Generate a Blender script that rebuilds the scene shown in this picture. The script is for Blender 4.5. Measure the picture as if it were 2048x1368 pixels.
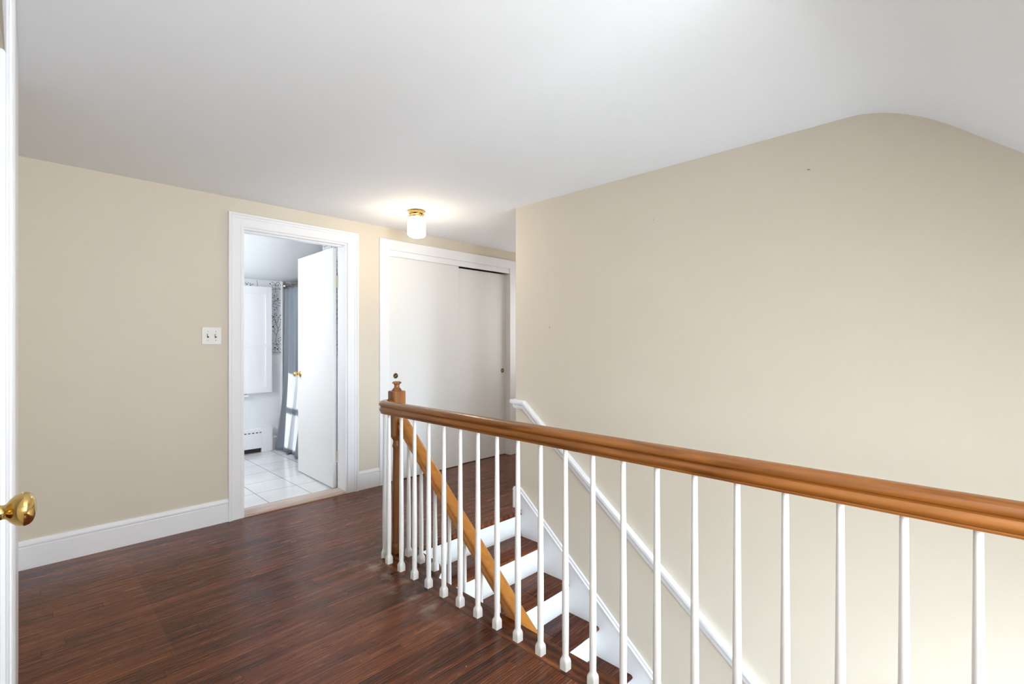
import bpy, bmesh, math, random
from mathutils import Vector, Matrix
S = bpy.context.scene
for o in list(bpy.data.objects): bpy.data.objects.remove(o)
COL = S.collection
PI = math.pi
# ------------------------------------------------------------------ camera
TH = math.radians(44.313)
cam = bpy.data.cameras.new('camera'); camo = bpy.data.objects.new('camera', cam); COL.objects.link(camo)
camo.location = (0, 0, 1.24); camo.rotation_euler = (PI/2, 0, TH - PI/2)
cam.sensor_width = 36; cam.lens = 958.72/2048*36; cam.shift_y = 2/2048; cam.clip_start = .01
S.camera = camo
# ------------------------------------------------------------------ world, lights, exposure
w = bpy.data.worlds.new('world'); S.world = w; w.use_nodes = True
w.node_tree.nodes['Background'].inputs[0].default_value = (.75, .87, 1, 1)
w.node_tree.nodes['Background'].inputs[1].default_value = 1.0
S.view_settings.view_transform = 'Standard'; S.view_settings.look = 'None'
S.view_settings.gamma = 1; S.view_settings.use_curve_mapping = False
S.view_settings.exposure = 0.19
def area(name, loc, direction, sx, sy, power, color, spread=180):
    l = bpy.data.lights.new(name, 'AREA'); l.shape = 'RECTANGLE'; l.size = sx; l.size_y = sy
    l.energy = power; l.color = color; l.spread = math.radians(spread)
    o = bpy.data.objects.new(name, l); COL.objects.link(o); o.location = loc
    o.rotation_euler = Vector(direction).to_track_quat('-Z', 'Y').to_euler(); return o
COOL = (.86, .93, 1); NEUT = (.96, .98, 1)
area('dormer_fill_light', (.62, -1.42, 1.42), (.22, 1, .25), .95, .95, 86, (.87, .94, 1))  # added fill from behind the camera, set at an invented dormer opening
area('stair_window_light', (2.07, -3.14, -.45), (.05, 1, .12), .9, 1.1, 190, (.66, .82, 1))
area('stairwell_fill_light', (2.05, -1.9, -1.4), (0, .6, 1), .9, .9, 44, (.68, .85, 1))  # added upward fill for the sloped ceiling; no window stands here
area('hall_fill_light', (4.5, 3.2, 1.4), (-1, 0, 0), .8, 1.1, 7, NEUT)  # added weak fill for the closet end; the hall has no window
area('bathroom_window_light', (.12, 4.85, 1.6), (1, 0, .15), .8, .9, 55, (.92, .96, 1))
sl = bpy.data.lights.new('sun', 'SUN'); sl.energy = 9; sl.angle = math.radians(.6); sl.color = (1, .97, .92)
so = bpy.data.objects.new('sun', sl); COL.objects.link(so)
so.rotation_euler = Vector((1.8, .62, -1.08)).to_track_quat('-Z', 'Y').to_euler()

# ------------------------------------------------------------------ materials
def newmat(name):
    m = bpy.data.materials.new(name); m.use_nodes = True
    return m, m.node_tree.nodes, m.node_tree.links, m.node_tree.nodes['Principled BSDF']
def lin(r, g, b):
    f = lambda c: ((c/255+.055)/1.055)**2.4 if c > 10 else c/255/12.92
    return (f(r), f(g), f(b), 1)
def paint(name, col, rough=.5, var=.02, bump=.05, scale=6, bscale=220):
    m, N, L, P = newmat(name)
    tc = N.new('ShaderNodeTexCoord'); n = N.new('ShaderNodeTexNoise'); n.inputs['Scale'].default_value = scale
    L.new(tc.outputs['Object'], n.inputs['Vector'])
    mx = N.new('ShaderNodeMixRGB'); mx.inputs[1].default_value = col
    mx.inputs[2].default_value = tuple(c*(1-var*2) for c in col[:3])+(1,)
    L.new(n.outputs['Fac'], mx.inputs[0]); L.new(mx.outputs[0], P.inputs['Base Color'])
    P.inputs['Roughness'].default_value = rough
    n2 = N.new('ShaderNodeTexNoise'); n2.inputs['Scale'].default_value = bscale
    L.new(tc.outputs['Object'], n2.inputs['Vector'])
    b = N.new('ShaderNodeBump'); b.inputs['Strength'].default_value = bump; b.inputs['Distance'].default_value = .002
    L.new(n2.outputs['Fac'], b.inputs['Height']); L.new(b.outputs[0], P.inputs['Normal'])
    return m
M = {}
M['beige'] = paint('beige_wall_paint', lin(221, 211, 194), .6, .015, .12)
M['ceil'] = paint('white_ceiling_paint', lin(247, 249, 252), .8, .01, .08)
M['trim'] = paint('white_trim_paint', lin(243, 243, 245), .35, .01, .04)
M['door'] = paint('white_door_paint', lin(236, 236, 235), .38, .01, .04)
M['bath'] = paint('pale_bathroom_paint', lin(241, 243, 246), .5, .01, .04)
M['plate'] = paint('white_plastic', lin(240, 238, 234), .3, .01, .0)
M['baluster'] = paint('gloss_white_paint', lin(236, 235, 232), .28, .015, .03)
M['dark'] = paint('dark_recess', lin(40, 34, 32), .7)
M['ink'] = paint('slate_ink', lin(45, 54, 62), .7, 0, 0)
M['paper'] = paint('pale_wallpaper', lin(222, 226, 228), .6, .01, .03)
M['chip'] = paint('plaster_chip', lin(120, 110, 100), .8)
M['cloth'] = paint('grey_curtain_cloth', lin(140, 147, 156), .85, .06, .5, 9, 700)
def metal(name, col, rough):
    m, N, L, P = newmat(name); P.inputs['Base Color'].default_value = col
    P.inputs['Metallic'].default_value = 1
    tc = N.new('ShaderNodeTexCoord'); n = N.new('ShaderNodeTexNoise'); n.inputs['Scale'].default_value = 30
    L.new(tc.outputs['Object'], n.inputs['Vector'])
    mr = N.new('ShaderNodeMapRange'); mr.inputs[3].default_value = rough*.8; mr.inputs[4].default_value = rough*1.3
    L.new(n.outputs['Fac'], mr.inputs[0]); L.new(mr.outputs[0], P.inputs['Roughness'])
    return m
M['brass'] = metal('polished_brass', lin(216, 184, 116), .12)
M['pale_brass'] = metal('pale_brass', lin(228, 216, 188), .22)
M['nickel'] = metal('brushed_nickel', lin(180, 172, 165), .25)
M['pewter'] = metal('aged_brass', lin(120, 105, 75), .3)
mg, N_, L_, P_ = newmat('lit_milk_glass')
P_.inputs['Base Color'].default_value = (1, .97, .92, 1); P_.inputs['Emission Color'].default_value = (1, .93, .8, 1)
P_.inputs['Emission Strength'].default_value = 3.5; M['glass'] = mg

def math_node(N, L, op, a, b=None, c=None):
    n = N.new('ShaderNodeMath'); n.operation = op
    for i, v in enumerate((a, b, c)):
        if v is None: continue
        if isinstance(v, (int, float)): n.inputs[i].default_value = v
        else: L.new(v, n.inputs[i])
    return n.outputs[0]
def ramp(N, L, fac, stops):
    r = N.new('ShaderNodeValToRGB'); e = r.color_ramp.elements
    e[0].position, e[0].color = stops[0]; e[1].position, e[1].color = stops[1]
    for p, c in stops[2:]:
        x = e.new(p); x.color = c
    L.new(fac, r.inputs[0]); return r.outputs[0]
def planks(name, width=.06, length=1.9, border=True, swap=False):
    """stained oak strips running along X; the border board by the stairwell runs along Y"""
    m, N, L, P = newmat(name)
    tc = N.new('ShaderNodeTexCoord'); sp = N.new('ShaderNodeSeparateXYZ'); L.new(tc.outputs['Object'], sp.inputs[0])
    X, Y = sp.outputs['X'], sp.outputs['Y']
    if border:
        mk = math_node(N, L, 'MULTIPLY', math_node(N, L, 'GREATER_THAN', X, 1.418), math_node(N, L, 'LESS_THAN', Y, 2.452))
        inv = math_node(N, L, 'SUBTRACT', 1, mk)
        U = math_node(N, L, 'ADD', math_node(N, L, 'MULTIPLY', X, inv), math_node(N, L, 'MULTIPLY', Y, mk))
        V = math_node(N, L, 'ADD', math_node(N, L, 'MULTIPLY', Y, inv), math_node(N, L, 'MULTIPLY', math_node(N, L, 'ADD', math_node(N, L, 'MULTIPLY', math_node(N, L, 'SUBTRACT', X, 1.418), width/.26), width*200), mk))
    else: U, V, mk = X, Y, None
    vs = math_node(N, L, 'DIVIDE', V, width); row = math_node(N, L, 'FLOOR', vs); fv = math_node(N, L, 'FRACT', vs)
    wn = N.new('ShaderNodeTexWhiteNoise'); wn.noise_dimensions = '1D'; L.new(row, wn.inputs['W'])
    us = math_node(N, L, 'ADD', math_node(N, L, 'DIVIDE', U, length), math_node(N, L, 'MULTIPLY', wn.outputs['Value'], 7.3))
    colm = math_node(N, L, 'FLOOR', us); fu = math_node(N, L, 'FRACT', us)
    cb = N.new('ShaderNodeCombineXYZ'); L.new(colm, cb.inputs[0]); L.new(row, cb.inputs[1])
    wn2 = N.new('ShaderNodeTexWhiteNoise'); wn2.noise_dimensions = '3D'; L.new(cb.outputs[0], wn2.inputs['Vector'])
    idv = wn2.outputs['Value']
    # grain coordinates: stretched along the board, shifted per board
    gc = N.new('ShaderNodeCombineXYZ')
    L.new(math_node(N, L, 'ADD', math_node(N, L, 'MULTIPLY', U, 1.6), math_node(N, L, 'MULTIPLY', idv, 31)), gc.inputs[0])
    L.new(math_node(N, L, 'MULTIPLY', V, 26), gc.inputs[1]); L.new(math_node(N, L, 'MULTIPLY', idv, 11), gc.inputs[2])
    n1 = N.new('ShaderNodeTexNoise'); n1.inputs['Scale'].default_value = 1.3; n1.inputs['Detail'].default_value = 5
    n1.inputs['Roughness'].default_value = .6; n1.inputs['Distortion'].default_value = 1.2; L.new(gc.outputs[0], n1.inputs['Vector'])
    wv = N.new('ShaderNodeTexWave'); wv.wave_type = 'BANDS'; wv.bands_direction = 'Y'; wv.inputs['Scale'].default_value = 1.15
    wv.inputs['Distortion'].default_value = 9; wv.inputs['Detail'].default_value = 3; wv.inputs['Detail Scale'].default_value = .7
    L.new(gc.outputs[0], wv.inputs['Vector'])
    fc = N.new('ShaderNodeCombineXYZ'); L.new(math_node(N, L, 'MULTIPLY', U, 6), fc.inputs[0]); L.new(math_node(N, L, 'MULTIPLY', V, 190), fc.inputs[1]); L.new(idv, fc.inputs[2])
    n3 = N.new('ShaderNodeTexNoise'); n3.inputs['Scale'].default_value = 1.0; n3.inputs['Detail'].default_value = 2; L.new(fc.outputs[0], n3.inputs['Vector'])
    big = N.new('ShaderNodeTexNoise'); big.inputs['Scale'].default_value = 1.6; big.inputs['Detail'].default_value = 3; L.new(tc.outputs['Object'], big.inputs['Vector'])
    g = math_node(N, L, 'ADD', math_node(N, L, 'MULTIPLY', n1.outputs['Fac'], .56), math_node(N, L, 'MULTIPLY', wv.outputs['Fac'], .13))
    g = math_node(N, L, 'ADD', g, math_node(N, L, 'MULTIPLY', n3.outputs['Fac'], .18))
    g = math_node(N, L, 'ADD', g, .03)
    g = math_node(N, L, 'ADD', g, math_node(N, L, 'MULTIPLY', math_node(N, L, 'SUBTRACT', idv, .5), .09))
    g = math_node(N, L, 'ADD', g, math_node(N, L, 'MULTIPLY', math_node(N, L, 'SUBTRACT', big.outputs['Fac'], .5), .35))
    if border:   # old carpet edge: the boards by the left corner stayed a little lighter
        rug = math_node(N, L, 'MULTIPLY', math_node(N, L, 'LESS_THAN', X, .43), math_node(N, L, 'GREATER_THAN', Y, 2.3))
        g = math_node(N, L, 'ADD', g, math_node(N, L, 'MULTIPLY', rug, .05))
    col = ramp(N, L, g, [(.30, lin(44, 19, 9)), (.42, lin(84, 40, 18)), (.54, lin(116, 61, 30)), (.74, lin(156, 93, 50))])
    # open dark pores and cathedral cracks
    pc = N.new('ShaderNodeCombineXYZ'); L.new(math_node(N, L, 'ADD', math_node(N, L, 'MULTIPLY', U, 3.2), math_node(N, L, 'MULTIPLY', idv, 17)), pc.inputs[0]); L.new(math_node(N, L, 'MULTIPLY', V, 38), pc.inputs[1]); L.new(math_node(N, L, 'MULTIPLY', idv, 7), pc.inputs[2])
    n5 = N.new('ShaderNodeTexNoise'); n5.inputs['Scale'].default_value = 1.0; n5.inputs['Detail'].default_value = 4; n5.inputs['Distortion'].default_value = 1.6; L.new(pc.outputs[0], n5.inputs['Vector'])
    rdg = math_node(N, L, 'ABSOLUTE', math_node(N, L, 'SUBTRACT', n5.outputs['Fac'], .5))
    k1 = N.new('ShaderNodeMapRange'); k1.inputs[1].default_value = .0; k1.inputs[2].default_value = .022; k1.inputs[3].default_value = 1; k1.inputs[4].default_value = 0; L.new(rdg, k1.inputs[0])
    k2 = N.new('ShaderNodeMapRange'); k2.inputs[1].default_value = .45; k2.inputs[2].default_value = .62; L.new(big.outputs['Fac'], k2.inputs[0])
    pore = math_node(N, L, 'MULTIPLY', k1.outputs[0], math_node(N, L, 'ADD', math_node(N, L, 'MULTIPLY', k2.outputs[0], .5), .25))
    dk = N.new('ShaderNodeMixRGB'); L.new(pore, dk.inputs[0]); L.new(col, dk.inputs[1]); dk.inputs[2].default_value = lin(30, 15, 10); col = dk.outputs[0]
    # seams
    e1 = math_node(N, L, 'MINIMUM', fv, math_node(N, L, 'SUBTRACT', 1, fv))
    e2 = math_node(N, L, 'MULTIPLY', math_node(N, L, 'MINIMUM', fu, math_node(N, L, 'SUBTRACT', 1, fu)), length/width)
    e = math_node(N, L, 'MINIMUM', e1, e2)
    mr = N.new('ShaderNodeMapRange'); mr.inputs[1].default_value = .004; mr.inputs[2].default_value = .024; L.new(e, mr.inputs[0])
    sm = math_node(N, L, 'ADD', math_node(N, L, 'MULTIPLY', mr.outputs[0], .76), .24)
    mul = N.new('ShaderNodeMixRGB'); mul.blend_type = 'MULTIPLY'; mul.inputs[0].default_value = 1
    L.new(col, mul.inputs[1]); L.new(sm, mul.inputs[2])
    out = mul.outputs[0]
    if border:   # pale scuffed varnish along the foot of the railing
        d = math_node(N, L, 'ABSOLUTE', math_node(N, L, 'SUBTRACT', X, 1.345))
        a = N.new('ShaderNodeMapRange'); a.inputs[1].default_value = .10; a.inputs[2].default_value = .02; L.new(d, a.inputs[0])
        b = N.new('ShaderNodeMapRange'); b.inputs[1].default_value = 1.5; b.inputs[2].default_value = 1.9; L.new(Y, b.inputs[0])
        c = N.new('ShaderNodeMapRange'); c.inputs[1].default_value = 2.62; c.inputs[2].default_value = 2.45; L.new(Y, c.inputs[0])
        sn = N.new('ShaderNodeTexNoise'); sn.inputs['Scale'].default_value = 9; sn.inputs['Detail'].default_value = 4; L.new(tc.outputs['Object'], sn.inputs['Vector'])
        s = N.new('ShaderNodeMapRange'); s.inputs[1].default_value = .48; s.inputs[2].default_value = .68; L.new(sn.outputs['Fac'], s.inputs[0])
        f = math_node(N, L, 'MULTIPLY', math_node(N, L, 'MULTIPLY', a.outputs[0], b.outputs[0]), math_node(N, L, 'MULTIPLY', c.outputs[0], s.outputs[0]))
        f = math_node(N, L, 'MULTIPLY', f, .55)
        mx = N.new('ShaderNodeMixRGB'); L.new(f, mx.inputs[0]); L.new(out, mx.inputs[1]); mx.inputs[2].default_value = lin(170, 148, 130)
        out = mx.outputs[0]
        # scattered specks and scratches
        vo = N.new('ShaderNodeTexVoronoi'); vo.inputs['Scale'].default_value = 7; L.new(tc.outputs['Object'], vo.inputs['Vector'])
        v1 = math_node(N, L, 'LESS_THAN', vo.outputs['Distance'], .022)
        mx2 = N.new('ShaderNodeMixRGB'); L.new(math_node(N, L, 'MULTIPLY', v1, .6), mx2.inputs[0]); L.new(out, mx2.inputs[1]); mx2.inputs[2].default_value = lin(190, 165, 135)
        out = mx2.outputs[0]
    L.new(out, P.inputs['Base Color'])
    rr = N.new('ShaderNodeMapRange'); rr.inputs[3].default_value = .20; rr.inputs[4].default_value = .32; L.new(n1.outputs['Fac'], rr.inputs[0])
    L.new(rr.outputs[0], P.inputs['Roughness']); P.inputs['Specular IOR Level'].default_value = .30
    hb = math_node(N, L, 'ADD', math_node(N, L, 'MULTIPLY', mr.outputs[0], 1), math_node(N, L, 'MULTIPLY', n3.outputs['Fac'], .25))
    bp = N.new('ShaderNodeBump'); bp.inputs['Strength'].default_value = .2; bp.inputs['Distance'].default_value = .0012
    L.new(hb, bp.inputs['Height']); L.new(bp.outputs[0], P.inputs['Normal'])
    return m
M['floor'] = planks('dark_oak_strip_floor')
M['tread'] = planks('dark_oak_stair_tread', width=.27, length=3, border=False)
def wood(name, c0, c1, c2, axis='Y', rough=.25, sc=1.0):
    m, N, L, P = newmat(name)
    tc = N.new('ShaderNodeTexCoord'); mp = N.new('ShaderNodeMapping'); L.new(tc.outputs['Object'], mp.inputs[0])
    s = {'X': (1.5, 22, 22), 'Y': (22, 1.5, 22), 'Z': (22, 22, 1.5)}[axis]
    mp.inputs['Scale'].default_value = tuple(v*sc for v in s)
    n = N.new('ShaderNodeTexNoise'); n.inputs['Scale'].default_value = 1.5; n.inputs['Detail'].default_value = 5; n.inputs['Distortion'].default_value = .8
    L.new(mp.outputs[0], n.inputs['Vector'])
    L.new(ramp(N, L, n.outputs['Fac'], [(.3, c0), (.52, c1), (.75, c2)]), P.inputs['Base Color'])
    P.inputs['Roughness'].default_value = rough
    P.inputs['Coat Weight'].default_value = .25; P.inputs['Coat Roughness'].default_value = .15
    return m
M['rail'] = wood('varnished_rail_wood', lin(104, 60, 20), lin(142, 86, 34), lin(162, 102, 46), 'Y')
M['rail2'] = wood('amber_rail_wood', lin(184, 114, 36), lin(196, 126, 44), lin(206, 138, 54), 'Y')
M['newel'] = wood('newel_wood', lin(112, 66, 28), lin(146, 92, 46), lin(166, 108, 58), 'Z')
M['sill'] = wood('worn_threshold_wood', lin(168, 142, 126), lin(204, 184, 170), lin(220, 206, 196), 'X', .45)
def tiles():
    m, N, L, P = newmat('glossy_white_tile')
    tc = N.new('ShaderNodeTexCoord'); sp = N.new('ShaderNodeSeparateXYZ'); L.new(tc.outputs['Object'], sp.inputs[0])
    def edge(o, off, p):
        f = math_node(N, L, 'FRACT', math_node(N, L, 'DIVIDE', math_node(N, L, 'SUBTRACT', o, off), p))
        return math_node(N, L, 'MINIMUM', f, math_node(N, L, 'SUBTRACT', 1, f))
    e = math_node(N, L, 'MINIMUM', edge(sp.outputs['X'], 1.345-3.3, .33), edge(sp.outputs['Y'], 4.27-3.24, .324))
    g = math_node(N, L, 'GREATER_THAN', e, .009)
    n = N.new('ShaderNodeTexNoise'); n.inputs['Scale'].default_value = 4; L.new(tc.outputs['Object'], n.inputs['Vector'])
    c = ramp(N, L, n.outputs['Fac'], [(.3, lin(226, 228, 230)), (.7, lin(238, 238, 236))])
    mx = N.new('ShaderNodeMixRGB'); L.new(g, mx.inputs[0]); mx.inputs[1].default_value = lin(138, 136, 138); L.new(c, mx.inputs[2])
    L.new(mx.outputs[0], P.inputs['Base Color']); P.inputs['Roughness'].default_value = .16
    bp = N.new('ShaderNodeBump'); bp.inputs['Strength'].default_value = .4; bp.inputs['Distance'].default_value = .001
    L.new(g, bp.inputs['Height']); L.new(bp.outputs[0], P.inputs['Normal'])
    return m
M['tile'] = tiles()

# ------------------------------------------------------------------ mesh helpers
def link(name, bm, mats, parent=None, smooth=False):
    bmesh.ops.recalc_face_normals(bm, faces=bm.faces)
    me = bpy.data.meshes.new(name); bm.to_mesh(me); bm.free()
    for m in (mats if isinstance(mats, (list, tuple)) else [mats]): me.materials.append(M[m] if isinstance(m, str) else m)
    if smooth:
        for p in me.polygons: p.use_smooth = True
        try: me.set_sharp_from_angle(angle=math.radians(smooth if smooth is not True else 40))
        except Exception: pass
    o = bpy.data.objects.new(name, me); COL.objects.link(o)
    if parent:
        o.parent = parent; o.matrix_parent_inverse = Matrix.Translation(-parent.location) if False else Matrix.Identity(4)
        o.location = -Vector(parent.location)
    return o
def tag(o, label=None, cat=None, group=None, kind=None):
    for k, v in (('label', label), ('category', cat), ('group', group), ('kind', kind)):
        if v: o[k] = v
    return o
def empty(name, loc, label, cat, group=None):
    o = bpy.data.objects.new(name, None); COL.objects.link(o); o.location = loc; o.empty_display_size = .05
    return tag(o, label, cat, group)
def B(): return bmesh.new()
def box(bm, x0, x1, y0, y1, z0, z1, bev=0, mi=0):
    r = bmesh.ops.create_cube(bm, size=1)
    for v in r['verts']:
        v.co = Vector(((x0+x1)/2+v.co.x*(x1-x0), (y0+y1)/2+v.co.y*(y1-y0), (z0+z1)/2+v.co.z*(z1-z0)))
    fs = set(f for v in r['verts'] for f in v.link_faces)
    for f in fs: f.material_index = mi
    if bev:
        es = list(set(e for v in r['verts'] for e in v.link_edges))
        bmesh.ops.bevel(bm, geom=es, offset=bev, segments=2, affect='EDGES', profile=.5)
def prism(bm, pts, a0, a1, axis, mi=0):
    """pts 2D closed outline extruded along axis from a0 to a1"""
    def P(p, a):
        return {'X': (a, p[0], p[1]), 'Y': (p[0], a, p[1]), 'Z': (p[0], p[1], a)}[axis]
    A = [bm.verts.new(P(p, a0)) for p in pts]; C = [bm.verts.new(P(p, a1)) for p in pts]
    n = len(pts); fs = [bm.faces.new(A), bm.faces.new(C[::-1])]
    for i in range(n): fs.append(bm.faces.new((A[i], C[i], C[(i+1) % n], A[(i+1) % n])))
    for f in fs: f.material_index = mi
def sweep(bm, prof, frames, cap=True):
    """prof 2D closed outline; frames = (origin, lateral, up)"""
    R = [[bm.verts.new(Vector(o)+Vector(a)*p[0]+Vector(b)*p[1]) for p in prof] for o, a, b in frames]
    n = len(prof)
    for i in range(len(R)-1):
        for j in range(n): bm.faces.new((R[i][j], R[i+1][j], R[i+1][(j+1) % n], R[i][(j+1) % n]))
    if cap: bm.faces.new(R[0]); bm.faces.new(R[-1][::-1])
def lathe(bm, prof, origin, axis='Z', seg=32, closed=False):
    """prof = (radius, height) list"""
    o = Vector(origin)
    def P(r, h, t):
        c, s = r*math.cos(t), r*math.sin(t)
        return o + {'Z': Vector((c, s, h)), 'X': Vector((h, c, s)), 'Y': Vector((c, h, s))}[axis]
    R = [[bm.verts.new(P(max(r, 1e-4), h, 2*PI*k/seg)) for k in range(seg)] for r, h in prof]
    for i in range(len(R)-1):
        for k in range(seg): bm.faces.new((R[i][k], R[i+1][k], R[i+1][(k+1) % seg], R[i][(k+1) % seg]))
    bm.faces.new(R[0]); bm.faces.new(R[-1][::-1])
def tube(bm, pts, r, seg=10):
    fr = []
    pts = [Vector(p) for p in pts]
    for i, p in enumerate(pts):
        t = (pts[min(i+1, len(pts)-1)]-pts[max(i-1, 0)]).normalized()
        a = t.cross(Vector((0, 0, 1)));
        if a.length < .01: a = t.cross(Vector((1, 0, 0)))
        a.normalize(); fr.append((p, a, a.cross(t)))
    sweep(bm, [(r*math.cos(2*PI*k/seg), r*math.sin(2*PI*k/seg)) for k in range(seg)], fr)
def struct(name, bm, mats, smooth=False, label=None):
    o = link(name, bm, mats, None, smooth); o['kind'] = 'structure'
    if label: o['label'] = label
    return o

XL, XB, YA, ZC = -.030, 2.612, 3.75, 2.26      # left wall, stair wall, far wall, ceiling
# ------------------------------------------------------------------ floor with stairwell opening
bm = B()
arc = [(1.53, 2.06), (1.575, 2.085), (1.62, 2.125), (1.648, 2.17), (1.657, 2.22)]
pl = [(XL-.3, -1.5), (1.53, -1.5)] + arc + [(1.657, 2.445), (XB+.1, 2.445), (XB+.1, 2.42), (4.6, 2.42), (4.6, 3.74), (XL-.3, 3.74)]
prism(bm, pl, -.032, 0, 'Z')
ed = [e for e in bm.edges if abs(e.verts[0].co.z-e.verts[1].co.z) < 1e-5 and
      all(1.529 < v.co.x < XB+.05 and v.co.y < 2.446 for v in e.verts)]
ed += [e for e in bm.edges if abs(e.verts[0].co.z-e.verts[1].co.z) < 1e-5 and min(v.co.x for v in e.verts) > 1.5 and max(v.co.y for v in e.verts) < 2.446 and max(v.co.x for v in e.verts) <= XB+.11]
bmesh.ops.bevel(bm, geom=list(set(ed)), offset=.011, segments=3, affect='EDGES', profile=.5)
struct('floor', bm, 'floor', 30, 'dark stained oak strip floor')
# fascia and wall under the floor edge
bm = B(); box(bm, 1.36, 1.50, -1.5, 2.05, -2.7, -.033); box(bm, 1.50, 1.628, 2.13, 2.40, -.34, -.033)
struct('wall_under_floor', bm, 'trim')
# ------------------------------------------------------------------ walls
bm = B()
YW = YA + .14
for a in ((XL-.12, 1.098, 0, 2.35), (1.885, 2.271, 0, 2.35), (3.80, 4.7, 0, 2.35), (1.098, 1.885, 2.063, 2.35), (2.271, 3.80, 2.065, 2.35)):
    box(bm, a[0], a[1], YA, YW, a[2], a[3])
struct('wall_far', bm, 'beige', label='beige wall with the bathroom doorway and the closet')
bm = B(); box(bm, XL-.12, XL, 1.93, YA, 0, 2.35); box(bm, XL-.12, XL, -1.5, 1.13, 0, 2.35); box(bm, XL-.12, XL, 1.13, 1.93, 2.05, 2.35)
struct('wall_left', bm, 'beige')
bm = B(); box(bm, XB, XB+.12, -3.2, 2.51, -2.7, 2.35); wr = struct('wall_right', bm, 'beige', label='tall beige wall beside the stairs')
for (y, z, sx, sz, a) in ((2.178, 1.35, .006, .014, .3), (1.383, 1.97, .005, .006, 0), (.582, 2.063, .016, .005, .5)):
    bm = B(); lathe(bm, [(1, 0), (.8, .6)], (0, 0, 0), 'X', 7)
    for v in bm.verts: v.co = Vector((XB-.001*v.co.x-.0003, y+v.co.y*sx*.5+v.co.z*.002*a, z+v.co.z*sz*.5+v.co.y*sz*a))
    c = link('paint_chip', bm, 'chip', wr); c['label'] = 'small dark chip in the paint'
bm = B(); box(bm, XB+.12, 4.7, 2.39, 2.51, -.03, 2.35); struct('wall_hall', bm, 'beige')
bm = B(); box(bm, 4.6, 4.72, 2.39, YA, -.03, 2.35); struct('wall_hall_end', bm, 'beige')
# wall behind the camera, with an unseen dormer opening added to let light in
bm = B()
for a in ((XL-.12, .12, -.05, 2.35), (1.12, 1.53, -.05, 2.35), (.12, 1.12, -.05, .92), (.12, 1.12, 1.92, 2.35), (1.36, XB, -.05, 2.35)):
    box(bm, a[0], a[1], -1.32, -1.2, a[2], a[3])
struct('wall_back', bm, 'beige')
bm = B()
for a in ((.12, .16, .92, 1.92), (1.08, 1.12, .92, 1.92), (.16, 1.08, .92, .96), (.16, 1.08, 1.88, 1.92), (.16, 1.08, 1.40, 1.43)):
    box(bm, a[0], a[1], -1.30, -1.23, a[2], a[3])
struct('window_1', bm, 'trim')  # frame of the added dormer opening, out of view
# stairwell below
bm = B()
for a in ((1.50, 1.60, -2.7, .0), (2.54, XB, -2.7, .0), (1.60, 2.54, -2.7, -.95), (1.60, 2.54, .22-.0, .30)):
    box(bm, a[0], a[1], -3.12, -3.0, a[2], a[3])
box(bm, 1.38, 1.50, -3.12, -1.5, -2.7, .3); box(bm, 1.5, XB, -3.12, -1.2, .2, .3)
struct('wall_stairwell_end', bm, 'beige')
bm = B(); box(bm, 1.4, XB, -3.1, 2.5, -2.8, -2.7); struct('floor_lower', bm, 'floor')
# ceiling: flat, rounded, then sloping down over the stairs; a dormer added for light keeps the slope open behind the camera
def ceil_profile():
    p = [(YW, ZC), (.45, ZC)]
    m = math.tan(math.radians(40.1)); y0, z0 = .131, 2.156
    c0 = (.43, ZC); c2 = (.06, z0+m*(.06-y0)); c1 = (y0+(ZC-z0)/m, ZC)
    for k in range(1, 13):
        t = k/12; p.append(tuple((1-t)**2*a+2*t*(1-t)*b+t*t*c for a, b, c in zip(c0, c1, c2)))
    p.append((-1.2, z0+m*(-1.2-y0))); return p
cp = ceil_profile()
bm = B()
def strip(prof, x0, x1):
    R = [(bm.verts.new((x0, y, z)), bm.verts.new((x1, y, z))) for y, z in prof]
    for i in range(len(R)-1): bm.faces.new((R[i][0], R[i][1], R[i+1][1], R[i+1][0]))
strip(cp, 1.2, XB+.05)
strip([(YW, ZC), (-1.32, ZC)], XL-.1, 1.2)
for y0, y1 in ((YW, 2.39),): strip([(y0, ZC), (y1, ZC)], XB+.05, 4.72)
# cheek of the added dormer
vs = [bm.verts.new((1.2, y, z)) for y, z in cp[1:]]+[bm.verts.new((1.2, -1.2, ZC))]
bm.faces.new(vs)
struct('ceiling', bm, 'ceil', 30, 'white ceiling curving down into a slope over the stairs')

# ------------------------------------------------------------------ trim: baseboards and casings
BASE = [(0, 0), (.016, 0), (.016, .118), (.013, .122), (.013, .126), (.018, .130), (.018, .138), (.012, .148), (.008, .157), (0, .157)]
def baseboard(name, x0, x1, parent=None):
    bm = B(); sweep(bm, BASE, [((x0, YA, 0), (0, -1, 0), (0, 0, 1)), ((x1, YA, 0), (0, -1, 0), (0, 0, 1))])
    return struct(name, bm, 'trim')
baseboard('baseboard_far', XL+.001, 1.006); baseboard('baseboard_closet', 1.983, 2.178)
bm = B(); sweep(bm, BASE, [((XL, 2.9, 0), (1, 0, 0), (0, 0, 1)), ((XL, 3.732, 0), (1, 0, 0), (0, 0, 1))])
struct('baseboard_left', bm, 'trim')
# casing profile: (distance outwards from opening, projection)
CAS = [(.0, 0), (.0, .012), (.004, .016), (.012, .016), (.014, .014), (.058, .017), (.062, .021), (.070, .022), (.074, .019), (.079, .026), (.092, .026), (.092, 0)]
def casing(name, x0, x1, zt, prof=CAS, y=YA, foot=0, label=None):
    bm = B()
    k = math.sqrt(.5)
    fr = [((x0, y, foot), (-1, 0, 0), (0, -1, 0)), ((x0, y, zt), (-1, 0, 1), (0, -1, 0)), ((x1, y, zt), (1, 0, 1), (0, -1, 0)), ((x1, y, foot), (1, 0, 0), (0, -1, 0))]
    sweep(bm, prof, fr)
    return struct(name, bm, 'trim', label=label)
casing('trim_1', 1.098, 1.885, 2.063, label='white moulded casing of the bathroom doorway')
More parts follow.
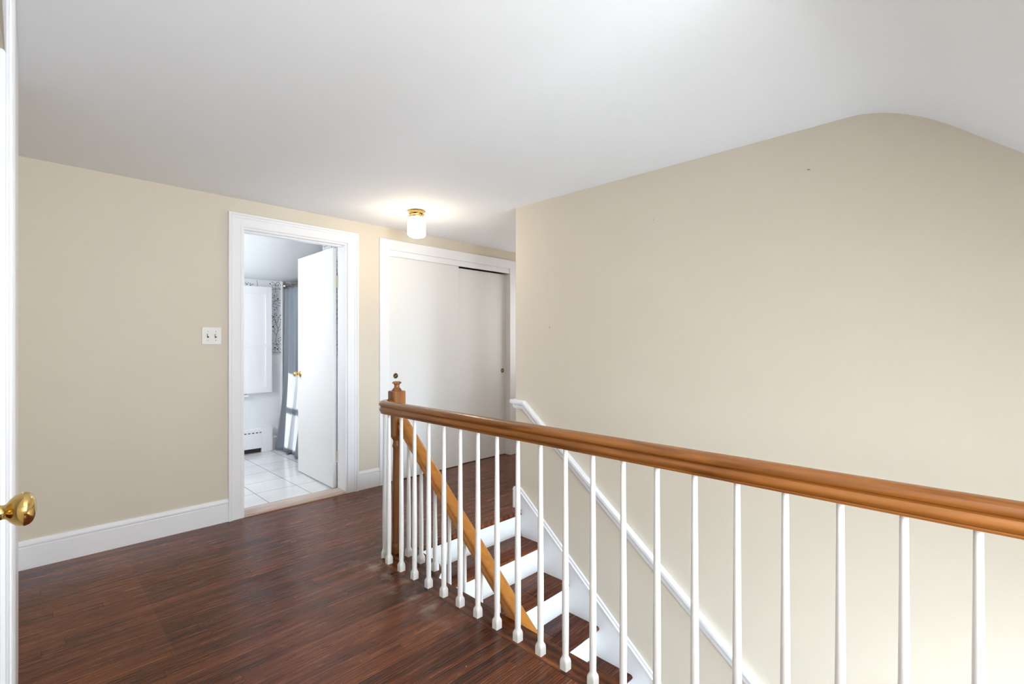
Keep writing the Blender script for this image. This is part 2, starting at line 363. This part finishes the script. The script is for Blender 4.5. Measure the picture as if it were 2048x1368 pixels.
# jamb lining with stop
bm = B()
box(bm, 1.0979, 1.110, YA-.002, YW+.002, 0, 2.05); box(bm, 1.873, 1.8851, YA-.002, YW+.002, 0, 2.05); box(bm, 1.098, 1.885, YA-.002, YW+.002, 2.05, 2.0631)
box(bm, 1.110, 1.121, YA+.045, YA+.085, 0, 2.04); box(bm, 1.110, 1.873, YA+.045, YA+.085, 2.04, 2.05)
struct('trim_2', bm, 'trim', label='white jamb lining of the bathroom doorway')
CAS2 = [(.0, 0), (.0, .019), (.002, .021), (.088, .021), (.092, .017), (.092, 0)]
casing('trim_3', 2.271, 3.79, 2.065, CAS2, label='flat white casing of the sliding closet')
bm = B(); box(bm, 2.271, 3.80, YA-.012, YA+.008, 2.012, 2.0649, .002)
struct('trim_4', bm, 'trim', label='white fascia board over the closet doors')
bm = B(); box(bm, 2.2709, 2.277, YA, YW, 0, 2.065); box(bm, 3.79, 3.8001, YA, YW, 0, 2.065)
struct('trim_5', bm, 'trim', label='closet jamb lining')
# closet interior box
bm = B(); box(bm, 2.2, 3.9, 4.45, 4.5, 0, 2.3); box(bm, 2.16, 2.2, YW, 4.5, 0, 2.3); box(bm, 3.9, 3.95, YW, 4.5, 0, 2.3); box(bm, 2.16, 3.95, YW, 4.5, 2.26, 2.31); box(bm, 2.16, 3.95, 3.84, 4.5, -.04, 0)
struct('wall_closet', bm, 'door')
bm = B(); box(bm, 2.16, 3.95, 3.7395, 3.8401, -.03, 0); struct('floor_closet', bm, 'floor')
def closet_door(name, x0, x1, yf, px, pz, label, zt=2.022):
    bm = B(); box(bm, x0, x1, yf, yf+.03, .006, zt, .0015)
    d = struct(name, bm, 'door', label=label)
    bm = B(); lathe(bm, [(.024, 0), (.0245, -.0015), (.023, -.0035), (.0195, -.0035), (.018, -.001), (.001, -.0006)], (px, yf, pz), 'Y', 28)
    p = link('finger_pull', bm, 'pewter', d, 40); p['label'] = 'round brass finger pull'
    bm = B(); box(bm, -.017, .017, -.0042, -.001, -.002, .002, .0008)
    for v in bm.verts: v.co = Matrix.Rotation(-.6, 3, 'Y') @ v.co + Vector((px, yf, pz))
    link('finger_pull_bar', bm, 'pale_brass', d)
    return d
closet_door('door_2', 2.2815, 3.082, YA+.010, 2.353, .945, 'white sliding closet door in front, behind the newel post')
closet_door('door_3', 3.05, 3.79, YA+.046, 3.735, .935, 'white sliding closet door behind, nearer the stair wall', 2.003)
# ------------------------------------------------------------------ left wall: door with knob and painted trim
bm = B(); box(bm, -.088, -.052, 1.13, 1.93, .01, 2.045); dl = struct('door_4', bm, 'door', label='white door at the left edge')
bm = B(); lathe(bm, [(.001, -.052), (.031, -.052), (.031, -.047), (.024, -.044), (.0125, -.042), (.0122, -.024), (.0115, -.020), (.0130, -.017), (.019, -.013), (.0250, -.007), (.0280, -.001), (.0285, .005), (.0270, .010), (.0225, .0145), (.015, .0175), (.007, .019), (.001, .0192)], (0, 1.172, .956), 'X', 48)
k = link('door_knob', bm, 'brass', dl, 50); k['label'] = 'polished brass door knob'
bm = B()
prism(bm, [(XL, 1.925), (-.040, 1.925), (-.040, 1.945), (-.024, 1.945), (-.022, 1.955), (-.0185, 1.955), (-.0185, 1.975), (-.0155, 1.98), (-.0155, 2.0),
           (-.0115, 2.01), (-.0105, 2.15), (-.0085, 2.35), (-.0072, 2.55), (-.0070, 2.68), (-.012, 2.69), (XL, 2.69)], 0, ZC-.002, 'Z')
box(bm, XL-.001, -.0285, .8, 1.93, 2.045, ZC-.002)
struct('trim_6', bm, 'trim', label='white moulded upright trim at the left edge')
# ------------------------------------------------------------------ light switch
t = empty('light_switch', (.908, YA-.0001, 1.288), 'white double toggle light switch plate on the beige wall left of the bathroom doorway', 'light switch')
bm = B(); box(bm, .85, .966, YA-.006, YA-.0002, 1.229, 1.347, .003); link('switch_plate', bm, 'plate', t)
for x in (.885, .931):
    bm = B(); box(bm, x-.0055, x+.0055, YA-.0075, YA-.0055, 1.276, 1.300); s = link('toggle_slot', bm, 'dark', t)
    bm = B(); box(bm, -.004, .004, -.014, .002, -.006, .006, .001)
    for v in bm.verts: v.co = Matrix.Rotation(-.35, 3, 'X') @ v.co + Vector((x, YA-.007, 1.289))
    link('toggle', bm, 'plate', t)
    for z in (1.258, 1.318):
        bm = B(); lathe(bm, [(.003, -.0001), (.003, -.0012), (.0015, -.0017)], (x, YA-.006, z), 'Y', 12); link('screw', bm, 'nickel', t)
# ------------------------------------------------------------------ ceiling lamp
LX, LY = 2.135, 3.115
t = empty('ceiling_light', (LX, LY, ZC), 'small brass ceiling light with a lit milk glass jar shade before the closet', 'ceiling light')
bm = B(); lathe(bm, [(.001, 0), (.066, 0), (.067, -.003), (.060, -.006), (.058, -.020), (.060, -.024), (.058, -.028), (.050, -.034), (.050, -.044), (.047, -.048), (.001, -.048)], (LX, LY, ZC), 'Z', 48)
link('canopy', bm, 'brass', t, 35)
bm = B()
prof = [(.040, -.046), (.044, -.050), (.050, -.056), (.060, -.064), (.0635, -.074), (.0640, -.180), (.060, -.190), (.050, -.201), (.030, -.206), (.001, -.207)]
R = []
for r_, h_ in prof:
    ring = []
    for kx in range(48):
        a = 2*PI*kx/48; e = 4.5 if h_ < -.06 else 2.2
        q = r_/((abs(math.cos(a))**e+abs(math.sin(a))**e)**(1/e))*.93 if h_ < -.06 else r_
        a2 = a + .42
        ring.append(bm.verts.new((LX+q*math.cos(a2), LY+q*math.sin(a2), ZC+h_)))
    R.append(ring)
for i in range(len(R)-1):
    for kx in range(48): bm.faces.new((R[i][kx], R[i+1][kx], R[i+1][(kx+1) % 48], R[i][(kx+1) % 48]))
bm.faces.new(R[-1][::-1]); bm.faces.new(R[0])
link('glass_shade', bm, 'glass', t, 60)
for a in (.4, 2.5, 4.6):
    bm = B(); d = Vector((math.cos(a), math.sin(a), 0)); q = Vector((LX, LY, ZC-.040))
    tube(bm, [q+d*.045, q+d*.062], .0035, 8); link('thumb_screw', bm, 'brass', t)
pl_ = bpy.data.lights.new('lamp_bulb', 'POINT'); pl_.energy = 5.0; pl_.color = (1, .80, .58); pl_.shadow_soft_size = .06
po = bpy.data.objects.new('lamp_bulb', pl_); COL.objects.link(po); po.location = (LX, LY, ZC-.29)

# ------------------------------------------------------------------ staircase
RISE, RUN, Y0 = .1955, .2405, 2.473     # nosing of step n at Y0 - RUN*n, height -RISE*n
st = empty('staircase', (2.07, 2.4, -.1955), 'enclosed straight staircase going down, dark oak treads and white risers', 'stairs')
NST = 13
for n in range(1, NST):
    z = -RISE*n; yn = Y0-RUN*n
    bm = B()
    x0 = 1.531; r_ = .014
    prof = [(yn+RUN+.034, z-.028), (yn+.012, z-.028), (yn+.004, z-.024), (yn, z-.014), (yn+.004, z-.004), (yn+.012, z), (yn+RUN+.034, z)]
    prism(bm, prof, x0, XB-.0125, 'X')
    link('tread', bm, 'tread', st, 30)
for n in range(1, NST):
    z = -RISE*(n-1); yn = Y0-RUN*(n-1) if n > 1 else 2.445
    bm = B(); box(bm, 1.531 if n > 1 else 1.60, XB-.0126, yn+.028, yn+.045, -RISE*n, z-(.028 if n > 1 else .032)); link('riser', bm, 'baluster', st)
# skirt board on the stair wall
m_ = RISE/RUN
bm = B()
def skz(y): return .175 - m_*(2.47-y)
XS = XB-.014
pts = [(2.47, .160), (2.47, -.5), (2.30, -.5), (-.9, -.5-m_*3.2-.3), (-.9, skz(-.9)), (2.455, skz(2.455))]
prism(bm, [(2.509, -.03), (2.3, -.45), (-1.0, -.45-m_*3.3), (-1.0, skz(-1.0)), (2.452, skz(2.452)), (2.509, .16)], XS, XB-.0001, 'X')
sk = link('skirt_board', bm, 'trim', st)
CAP = [(0, 0), (.014, 0), (.018, .004), (.018, .012), (.013, .016), (.011, .024), (.007, .034), (0, .034)]
bm = B(); u = Vector((0, m_, 1)).normalized(); up = Vector((0, -m_, 1)).normalized()
nrm = Vector((0, -m_, 1)).normalized()
dirv = Vector((0, 1, m_)).normalized(); nrm = Vector((0, -dirv.z, dirv.y))
fr = [(Vector((XB, -1.0, skz(-1.0)-.034*1.2)), (-1, 0, 0), nrm), (Vector((XB, 2.452, skz(2.452)-.034*1.2)), (-1, 0, 0), nrm)]
sweep(bm, [(a+.002, b) for a, b in CAP], fr); link('skirt_moulding', bm, 'trim', st)
# baseboard return on the wall end
bm = B(); sweep(bm, [(a, b+.0) for a, b in BASE], [((XB-.016, 2.51, 0), (0, 1, 0), (0, 0, 1)), ((3.9, 2.51, 0), (0, 1, 0), (0, 0, 1))])
struct('baseboard_hall', bm, 'trim')
# ------------------------------------------------------------------ white handrail on the stair wall
HR = [(0, 0), (.012, 0), (.014, .010), (.017, .012), (.017, .022), (.022, .026), (.030, .034), (.034, .044), (.034, .058), (.030, .064), (0, .064)]
hz = lambda y: .752 - m_*.985*(2.44-y)
bm = B()
dv = Vector((0, 1, m_)).normalized(); nn = Vector((0, -dv.z, dv.y)); mid = (Vector((0, 0, 1))+nn).normalized(); mid = mid/mid.dot(nn)
sweep(bm, HR, [((XB, -1.0, hz(-1.0)), (-1, 0, 0), nn), ((XB, 2.435, hz(2.435)), (-1, 0, 0), mid), ((XB, 2.51, hz(2.435)+.004), (-1, 1, 0), (0, 0, 1)), ((XB+.10, 2.51, hz(2.435)+.004), (0, 1, 0), (0, 0, 1))])
wh = link('wall_handrail', bm, 'trim', None); tag(wh, 'white moulded handrail fixed along the beige stair wall, sloping down', 'handrail')
# ------------------------------------------------------------------ landing railing
half = [(.0, 0), (.017, 0), (.0225, .001), (.0235, .006), (.0215, .0095), (.026, .011), (.0295, .017), (.0305, .024), (.0280, .031), (.0235, .037), (.0250, .0415), (.0305, .0455), (.0325, .051), (.0320, .057), (.0285, .063), (.0215, .068), (.0115, .0715), (0, .073)]
def rail_profile(k=1, f=1): 
    return [(x*k, z*f) for x, z in half] + [(-x*k, z*f) for x, z in half[-2:0:-1]]
RX = 1.449
lr = empty('landing_railing', (RX, .9, 0), 'level varnished wood railing with white turned balusters along the stairwell edge', 'railing')
fr = [((RX, -1.199, .838), (1, 0, 0), (0, 0, 1)), ((RX, 2.41, .838), (1, 0, 0), (0, 0, 1))]
for k in range(1, 13):
    a = PI/2*k/12; c = Vector((1.529, 2.41, .838)); rd = Vector((-math.cos(a), math.sin(a), 0))
    fr.append((c+rd*.08, -rd, (0, 0, 1)))
bm = B(); sweep(bm, rail_profile(), fr)
o = link('handrail', bm, 'rail', lr, 28); o['label'] = 'brown varnished moulded handrail, curved at its far end'
def baluster_mesh(h0, h1, slope=0):
    """turned tapering stick on a small square block; top cut to the rail"""
    bm = B(); seg = 32
    def ring(z, r, e, rot=0, tilt=0):
        out = []
        for k in range(seg):
            a = 2*PI*(k+.5)/seg; q = r/((abs(math.cos(a))**e+abs(math.sin(a))**e)**(1/e))
            x, y = q*math.cos(a), q*math.sin(a)
            out.append(bm.verts.new((x, y, z+tilt*y)))
        return out
    H = h1-h0
    rs = [ring(h0, .0165, 30), ring(h0+.027, .0165, 30), ring(h0+.033, .0163, 9), ring(h0+.039, .0152, 4.5), ring(h0+.045, .0132, 2.5), ring(h0+.050, .0122, 2)]
    for f, r in ((.12, .0126), (.22, .0130), (.35, .0128), (.5, .0119), (.65, .0108), (.8, .0098)):
        rs.append(ring(h0+H*f, r, 2))
    rs.append(ring(h1, .0088, 2, tilt=slope))
    for i in range(len(rs)-1):
        for k in range(seg): bm.faces.new((rs[i][k], rs[i+1][k], rs[i+1][(k+1) % seg], rs[i][(k+1) % seg]))
    bm.faces.new(rs[0][::-1]); bm.faces.new(rs[-1])
    return bm
b0 = link('baluster', baluster_mesh(0, .840), 'baluster', lr, 35)
b0.location = Vector((RX, 2.383, 0)) - lr.location
for k in range(1, 28):
    b = b0.copy(); COL.objects.link(b); b.location = Vector((RX, 2.383-.1253*k, 0)) - lr.location
b = b0.copy(); COL.objects.link(b); b.location = Vector((1.4720, 2.467, 0)) - lr.location; b.rotation_euler.z = PI/4
# ------------------------------------------------------------------ newel post (joins both railings)
NX, NY, nh = 1.5665, 2.4895, .0385
nw = empty('newel_post', (NX, NY, 0), 'brown turned wooden newel post with a button finial at the top of the stairs', 'newel post')
def sqring(bm, z, r, e, seg=48, c=None):
    out = []
    for k in range(seg):
        a = 2*PI*(k+.5)/seg; q = r/((abs(math.cos(a))**e+abs(math.sin(a))**e)**(1/e))
        out.append(bm.verts.new((NX+q*math.cos(a), NY+q*math.sin(a), z)))
    return out
def loft(bm, rs):
    n = len(rs[0])
    for i in range(len(rs)-1):
        for k in range(n): bm.faces.new((rs[i][k], rs[i+1][k], rs[i+1][(k+1) % n], rs[i][(k+1) % n]))
    bm.faces.new(rs[0][::-1]); bm.faces.new(rs[-1])
bm = B(); loft(bm, [sqring(bm, z, r, 60) for z, r in ((.690, nh-.003), (.694, nh), (.952, nh), (.956, nh-.004))]); link('upper_block', bm, 'newel', nw, 30)
bm = B()
loft(bm, [sqring(bm, z, r, e) for z, r, e in ((.0, nh-.008, 60), (.040, nh-.008, 60), (.044, nh-.009, 8), (.052, .0285, 2), (.058, .027, 2), (.064, .0285, 2), (.070, .026, 2),
    (.12, .0262, 2), (.22, .0268, 2), (.34, .0265, 2), (.46, .0250, 2), (.56, .0235, 2), (.615, .0228, 2), (.622, .0262, 2), (.630, .0270, 2), (.638, .0255, 2), (.644, .0235, 2), (.662, .0235, 2), (.668, .027, 2), (.672, .030, 2), (.680, .032, 3), (.690, nh-.004, 12), (.6905, nh-.003, 60))])
link('turned_shaft', bm, 'newel', nw, 30)
bm = B(); lathe(bm, [(.001, 0), (.029, 0), (.0295, .004), (.026, .007), (.026, .010), (.0235, .012), (.0175, .018), (.0155, .026), (.0155, .032), (.0175, .038), (.0235, .043), (.027, .045), (.0275, .048), (.025, .052), (.018, .0555), (.008, .057), (.001, .0572)], (NX, NY, .956), 'Z', 40)
link('finial', bm, 'newel', nw, 40)
# ------------------------------------------------------------------ amber stair railing descending from the newel
SX = 1.580
sr = empty('stair_railing', (SX, 2.0, 0), 'amber stained handrail with white balusters sloping down from the newel post', 'railing')
dz = .811; dv = Vector((0, 1, dz)).normalized(); nn = Vector((0, -dv.z, dv.y))
rb = lambda y: .680 - dz*(2.405-y)       # underside height
k_ = .92; vup = (0, 0, 1/dv.y)
fr = [((SX, .8, rb(.8)), (1, 0, 0), vup), ((SX, 2.4505, rb(2.4505)), (1, 0, 0), vup)]
bm = B(); sweep(bm, rail_profile(1.0, 1.0), fr)
o = link('handrail', bm, 'rail2', sr, 28); o['label'] = 'amber stained sloping handrail'
for k, y in enumerate([2.385, 2.260, 2.130, 2.005, 1.880, 1.755, 1.63, 1.505]):
    if y > 2.06: h0 = 0
    else:
        n = math.floor((Y0-y-.0166)/RUN)+0; n = max(1, math.ceil((Y0-y-.02)/RUN-1e-6)); 
        h0 = -RISE*n
        while Y0-RUN*n > y-.014: n += 1
        h0 = -RISE*n
    b = link('baluster', baluster_mesh(h0, rb(y)+.006, dz), 'baluster', sr, 35); b.location = Vector((SX, y, 0)) - sr.location

# ------------------------------------------------------------------ bathroom
YB, XR = 5.90, 2.15
bm = B(); box(bm, .1, 3.05, 3.78, YB+.1, -.05, 0); struct('floor_bathroom', bm, 'tile', label='white tiled bathroom floor')
bm = B(); prism(bm, [(YA-.012, 0), (YA-.012, .006), (YA-.004, .016), (YA+.135, .018), (YW+.012, .008), (YW+.012, 0)], 1.1101, 1.8729, 'X')
struct('trim_7', bm, 'sill', label='worn wooden threshold of the bathroom doorway')
bm = B(); box(bm, 0, 3.05, YB, YB+.1, 0, 2.35); struct('wall_bathroom_far', bm, 'bath')
bm = B()
for a in ((3.89, 4.62, 0, 2.35), (5.06, YB, 0, 2.35), (4.62, 5.06, 0, 1.12), (4.62, 5.06, 2.08, 2.35)): box(bm, .2, .3, a[0], a[1], a[2], a[3])
struct('wall_bathroom_left', bm, 'bath')
bm = B()
for a in ((4.62, 4.65, 1.12, 2.08), (5.03, 5.06, 1.12, 2.08), (4.65, 5.03, 1.12, 1.15), (4.65, 5.03, 2.05, 2.08), (4.65, 5.03, 1.585, 1.62)): box(bm, .21, .27, a[0], a[1], a[2], a[3])
struct('window_2', bm, 'trim')
bm = B(); box(bm, XR, XR+.1, YW, 4.80, 0, 2.35); box(bm, XR+.1, 3.05, 4.70, 4.80, 0, 2.35); box(bm, 2.95, 3.05, 4.8, YB, 0, 2.35); struct('wall_bathroom_right', bm, 'bath')
bm = B()
prof = [(YW-.02, ZC), (4.70, ZC), (4.82, 2.252), (4.95, 2.22), (5.25, 2.085), (5.48, 1.985), (5.62, 1.968), (YB+.02, 1.966)]
R = [(bm.verts.new((.2, y, z)), bm.verts.new((3.05, y, z))) for y, z in prof]
for i in range(len(R)-1): bm.faces.new((R[i][0], R[i][1], R[i+1][1], R[i+1][0]))
struct('ceiling_bathroom', bm, 'bath', 50)
# unseen slab added over the rooms to keep sunlight out
bm = B(); box(bm, -.3, 4.9, -1.4, 6.1, 2.36, 2.42); struct('sun_blocker', bm, 'ceil')
# wallpaper with printed branches: paper sheet + thin printed strokes
def Pw(cx, cy):      # crop reading -> wall coordinates on the far wall
    u, v = 480+cx/7.6, 540+cy/7.6
    f, c, s = 958.724, math.cos(TH), math.sin(TH)
    r = (u-1024)/f; a = (c+r*s, s-r*c, -(v-686)/f); t = 5.897/a[1]
    return (a[0]*t, 1.24+a[2]*t)
STR = [[(470,230),(520,228),(560,236)],[(505,190),(540,225),(620,295)],[(540,215),(540,290),(543,345)],[(495,285),(560,285),(620,295)],[(540,215),(560,190),(590,185),(620,240)],
 [(475,430),(515,420),(550,400)],[(475,490),(540,465),(580,478)],[(475,545),(510,515),(560,530),(615,555)],[(475,545),(520,560),(570,598)],[(510,515),(520,490),(560,460),(620,465)],
 [(553,990),(515,940),(470,905)],[(515,940),(530,890),(485,860),(480,790),(470,770)],[(480,800),(520,740),(555,690)],[(505,745),(485,695)],[(553,990),(575,930),(620,900)],[(575,925),(580,880),(545,825),(530,760)],
 [(580,890),(605,850),(620,785)],[(550,830),(580,760),(612,690)],[(553,990),(545,1060),(553,1140)],[(510,1175),(560,1200),(625,1260)],[(530,1180),(532,1290)],[(495,1255),(620,1258)],[(553,1135),(585,1170),(620,1210)],
 [(510,1120),(553,1135),(575,1120)],[(470,1205),(520,1205)],[(580,1070),(600,1110),(630,1140)],[(600,1090),(625,1050)],[(470,1010),(485,1040)],[(85,180),(95,235),(125,272),(155,240),(190,210)],[(255,155),(268,215),(255,285)],[(205,280),(235,270)]]
DOT = [(457,210,9),(488,186,7),(492,258,7),(487,298,8),(582,232,9),(487,365,8),(520,388,9),(485,408,8),(576,438,12),(560,375,5),(575,388,5),(532,450,6),(545,505,6),(590,503,7),(610,503,7),(605,535,5),(560,565,8),(525,605,9),(565,598,5),
 (520,660,6),(545,660,7),(528,680,8),(555,686,8),(512,712,11),(490,692,8),(582,716,7),(615,686,8),(618,752,8),(533,760,9),(545,790,7),(505,860,11),(522,838,6),(482,870,7),(470,1002,8),(482,1072,11),(616,1026,8),(593,1042,7),(585,1072,7),(535,1085,5),
 (485,1125,8),(508,1110,6),(565,1125,8),(587,1136,8),(480,1160,8),(535,1180,9),(575,1200,10),(485,1233,9),(480,1277,9),(110,213,8),(128,193,6),(155,207,7),(125,250,8),(155,232,7),(180,250,9),(200,216,6),(235,272,8)]
def papered(name, to3d, parent_struct, cols, zmin, zmax, hmin, hmax, seed=0):
    bm = B()
    q = [bm.verts.new(to3d(h, z, .0008)) for h, z in ((hmin, zmin), (hmax, zmin), (hmax, zmax), (hmin, zmax))]
    bm.faces.new(q)
    def stroke(P, wd):
        for a, b in zip(P, P[1:]):
            if not all(hmin+.002 < p[0] < hmax-.002 and zmin+.002 < p[1] < zmax-.002 for p in (a, b)): continue
            d = Vector((b[0]-a[0], b[1]-a[1])); 
            if d.length < 1e-5: continue
            d.normalize(); n = Vector((-d.y, d.x))*wd
            a_ = Vector(a)-d*wd*.6; b_ = Vector(b)+d*wd*.6
            f = bm.faces.new([bm.verts.new(to3d(p.x, p.y, .0016)) for p in (a_+n, a_-n, b_-n, b_+n)]); f.material_index = 1
    def dot(c, r):
        if not (hmin+r < c[0] < hmax-r and zmin+r < c[1] < zmax-r): return
        f = bm.faces.new([bm.verts.new(to3d(c[0]+r*math.cos(2*PI*k/10), c[1]+r*1.1*math.sin(2*PI*k/10), .0018)) for k in range(10)]); f.material_index = 1
    for off in cols:
        for st_ in STR:
            pts = [Pw(*p) for p in st_]
            fine = []
            for a, b in zip(pts, pts[1:]):
                for t_ in range(3): fine.append((a[0]+(b[0]-a[0])*t_/3+off[0], a[1]+(b[1]-a[1])*t_/3+off[1]))
            fine.append((pts[-1][0]+off[0], pts[-1][1]+off[1])); stroke(fine, .0020)
        for cx, cy, r in DOT:
            p = Pw(cx, cy); dot((p[0]+off[0], p[1]+off[1]), r*.00072)
    o = bpy.data.objects.new(name, bpy.data.meshes.new(name)); bm.to_mesh(o.data); bm.free()
    o.data.materials.append(M['paper']); o.data.materials.append(M['ink']); COL.objects.link(o); o['kind'] = 'structure'; o['label'] = parent_struct
    return o
papered('wall_bathroom_paper', lambda h, z, e: (h, YB-e, z), 'pale wallpaper printed with dark budding branches', [(dx, 0) for dx in (0, -.46, -.92)], 1.10, 1.966, .31, XR+.0)
papered('wall_bathroom_side_paper', lambda h, z, e: (XR-e, h, z), 'wallpaper with dark branches behind the open door', [(dx, 0) for dx in (2.0+.13*k for k in range(-1, 7))]+[(2.0+.13*k, .3) for k in range(-1, 7)], 1.10, 2.255, YW+.01, 4.795)
# chair rail, corner bead, baseboard
bm = B(); box(bm, .31, XR, YB-.014, YB, 1.0, 1.10, .003); struct('trim_8', bm, 'trim')
bm = B(); box(bm, XR-.014, XR, YW+.01, 4.8, 1.02, 1.10, .003); struct('trim_9', bm, 'trim')
bm = B(); box(bm, XR-.006, XR+.008, YB-.02, YB-.0, 0, 1.965, .002); struct('trim_10', bm, 'trim')
bm = B(); sweep(bm, BASE, [((2.03, YB, 0), (0, -1, 0), (0, 0, 1)), ((XR, YB, 0), (0, -1, 0), (0, 0, 1))]); struct('baseboard_bathroom', bm, 'trim')
bm = B(); sweep(bm, BASE, [((XR, YW, 0), (-1, 0, 0), (0, 0, 1)), ((XR, 4.80, 0), (-1, 0, 0), (0, 0, 1))]); struct('baseboard_bathroom_side', bm, 'trim')
# bathroom door leaf, standing open
bm = B(); box(bm, 0, .79, -.0325, 0, .012, 2.048, .0012)
dl2 = link('door_1', bm, 'door'); dl2['kind'] = 'structure'; dl2['label'] = 'white flush bathroom door standing open'
dl2.location = (1.842, 3.915, 0); dl2.rotation_euler.z = math.radians(88.3)
def child_local(name, bm, mat, par, smooth=False):
    o = link(name, bm, mat, None, smooth); o.parent = par; return o
for s in (1, -1):
    bm = B(); y0 = 0 if s > 0 else -.0325
    lathe(bm, [(.001, 0), (.029, 0), (.029, s*.004), (.024, s*.008), (.012, s*.011), (.0115, s*.024), (.014, s*.030), (.022, s*.038), (.026, s*.047), (.025, s*.056), (.018, s*.062), (.001, s*.064)], (.732, y0, .945), 'Y', 32)
    kk = child_local('door_knob', bm, 'brass', dl2, 40); kk['label'] = 'brass door knob'
for z in (.275, 1.76):
    bm = B(); lathe(bm, [(.006, -.05), (.0065, -.048), (.0065, .048), (.006, .05)], (-.008, -.036, z), 'Z', 14)
    box(bm, -.035, -.001, -.034, -.031, z-.05, z+.05); hh = child_local('hinge', bm, 'pale_brass', dl2, 40)
# wall cabinet with panelled door
t = empty('wall_cabinet', (1.6, YB, .68), 'white panelled cabinet hung on the bathroom wall left of the grey curtain', 'cabinet')
bm = B(); box(bm, 1.25, 2.022, YB-.045, YB-.002, .675, 1.880, .002); link('body', bm, 'trim', t)
bm = B(); yf = YB-.060
box(bm, 1.955, 2.022, yf, yf+.018, .675, 1.880, .002); box(bm, 1.25, 1.32, yf, yf+.018, .675, 1.880, .002)
for a in ((.675, .745), (1.19, 1.235), (1.80, 1.880)): box(bm, 1.32, 1.955, yf, yf+.018, a[0], a[1])
box(bm, 1.32, 1.955, yf+.010, yf+.018, .745, 1.80); link('door', bm, 'trim', t)
bm = B(); box(bm, 1.70, 1.775, YB-.07, YB-.001, .640, .660, .004); prism(bm, [(YB-.001, .640), (YB-.055, .640), (YB-.02, .60), (YB-.001, .58)], 1.722, 1.74, 'X')
o = link('wall_shelf', bm, 'trim'); tag(o, 'tiny white bracket shelf on the bathroom wall below the cabinet', 'shelf')
# heater cover
t = empty('baseboard_heater', (1.6, YB, 0), 'white metal baseboard heater cover along the bathroom far wall', 'heater')
bm = B(); prism(bm, [(YB-.001, .275), (YB-.055, .275), (YB-.068, .262), (YB-.068, .232), (YB-.062, .232), (YB-.05, .262), (YB-.001, .262)], 1.0, 1.905, 'X'); link('hood', bm, 'trim', t)
bm = B(); box(bm, 1.0, 1.905, YB-.071, YB-.068, .052, .222); link('front_panel', bm, 'trim', t)
bm = B(); box(bm, 1.0, 1.90, YB-.060, YB-.003, .012, .26); link('fin_core', bm, 'dark', t)
bm = B(); box(bm, 1.905, 2.025, YB-.072, YB-.001, .0, .277, .004); box(bm, 1.918, 2.012, YB-.0735, YB-.070, .02, .255, .001); link('end_cap', bm, 'trim', t)
for k in range(22):
    if k in (8, 14): continue
    bm = B(); box(bm, 1.03+.04*k, 1.046+.04*k, YB-.0725, YB-.066, .220, .234, .001)
    link('damper_tab', bm, 'trim', t)
# curtain, rod, rings
rod = empty('curtain_rod', (XR+.02, YB, 1.915), 'nickel shower curtain rod with a round wall flange above the curtain', 'curtain rod')
bm = B(); tube(bm, [(2.178, YB-.03, 1.915), (2.178, 4.805, 1.915)], .0125, 16); link('rod', bm, 'nickel', rod, 40)
bm = B(); lathe(bm, [(.001, -.001), (.030, -.001), (.032, -.008), (.028, -.022), (.020, -.030), (.020, -.036), (.023, -.040), (.018, -.045), (.018, -.052), (.021, -.055), (.014, -.062), (.001, -.062)], (2.178, YB, 1.915), 'Y', 32); link('flange', bm, 'nickel', rod, 40)
bm = B()
nu, nv = 220, 40; G = []
for j in range(nv+1):
    f = j/nv; z = 1.872 - f*(1.872-.012); row = []
    for i in range(nu+1):
        s = i/nu; y = 5.868 - s*1.03
        amp = .020+.014*f; ph = s*2*PI*7.5
        x = 2.168 + amp*math.sin(ph+.6+.5*f) + .006*math.sin(ph*2.3+f*3)
        fl = max(0, (f-.55)/.45)**1.3
        x -= .085*fl*(.8+.2*math.sin(ph*.5))
        y += .012*math.sin(ph*1.4+1)*(.3+f) - (.03*f if s < .03 else 0)
        y = min(y, 5.884)
        if s < .10 and f < .05: x -= .0
        row.append(bm.verts.new((x, y, z)))
    G.append(row)
for j in range(nv):
    for i in range(nu): bm.faces.new((G[j][i], G[j][i+1], G[j+1][i+1], G[j+1][i]))
cu = link('shower_curtain', bm, 'cloth', None, 80); tag(cu, 'grey blue shower curtain hanging to the tiles beside the white cabinet', 'curtain')
mod = cu.modifiers.new('thick', 'SOLIDIFY'); mod.thickness = .0025
for k in range(8):
    y = 5.80-.137*k
    bm = B(); tube(bm, [(2.178+.021*math.cos(a), y, 1.905+.028*math.sin(a)) for a in [2*PI*q/16 for q in range(17)]], .0018, 6)
    link('curtain_ring', bm, 'nickel', rod)
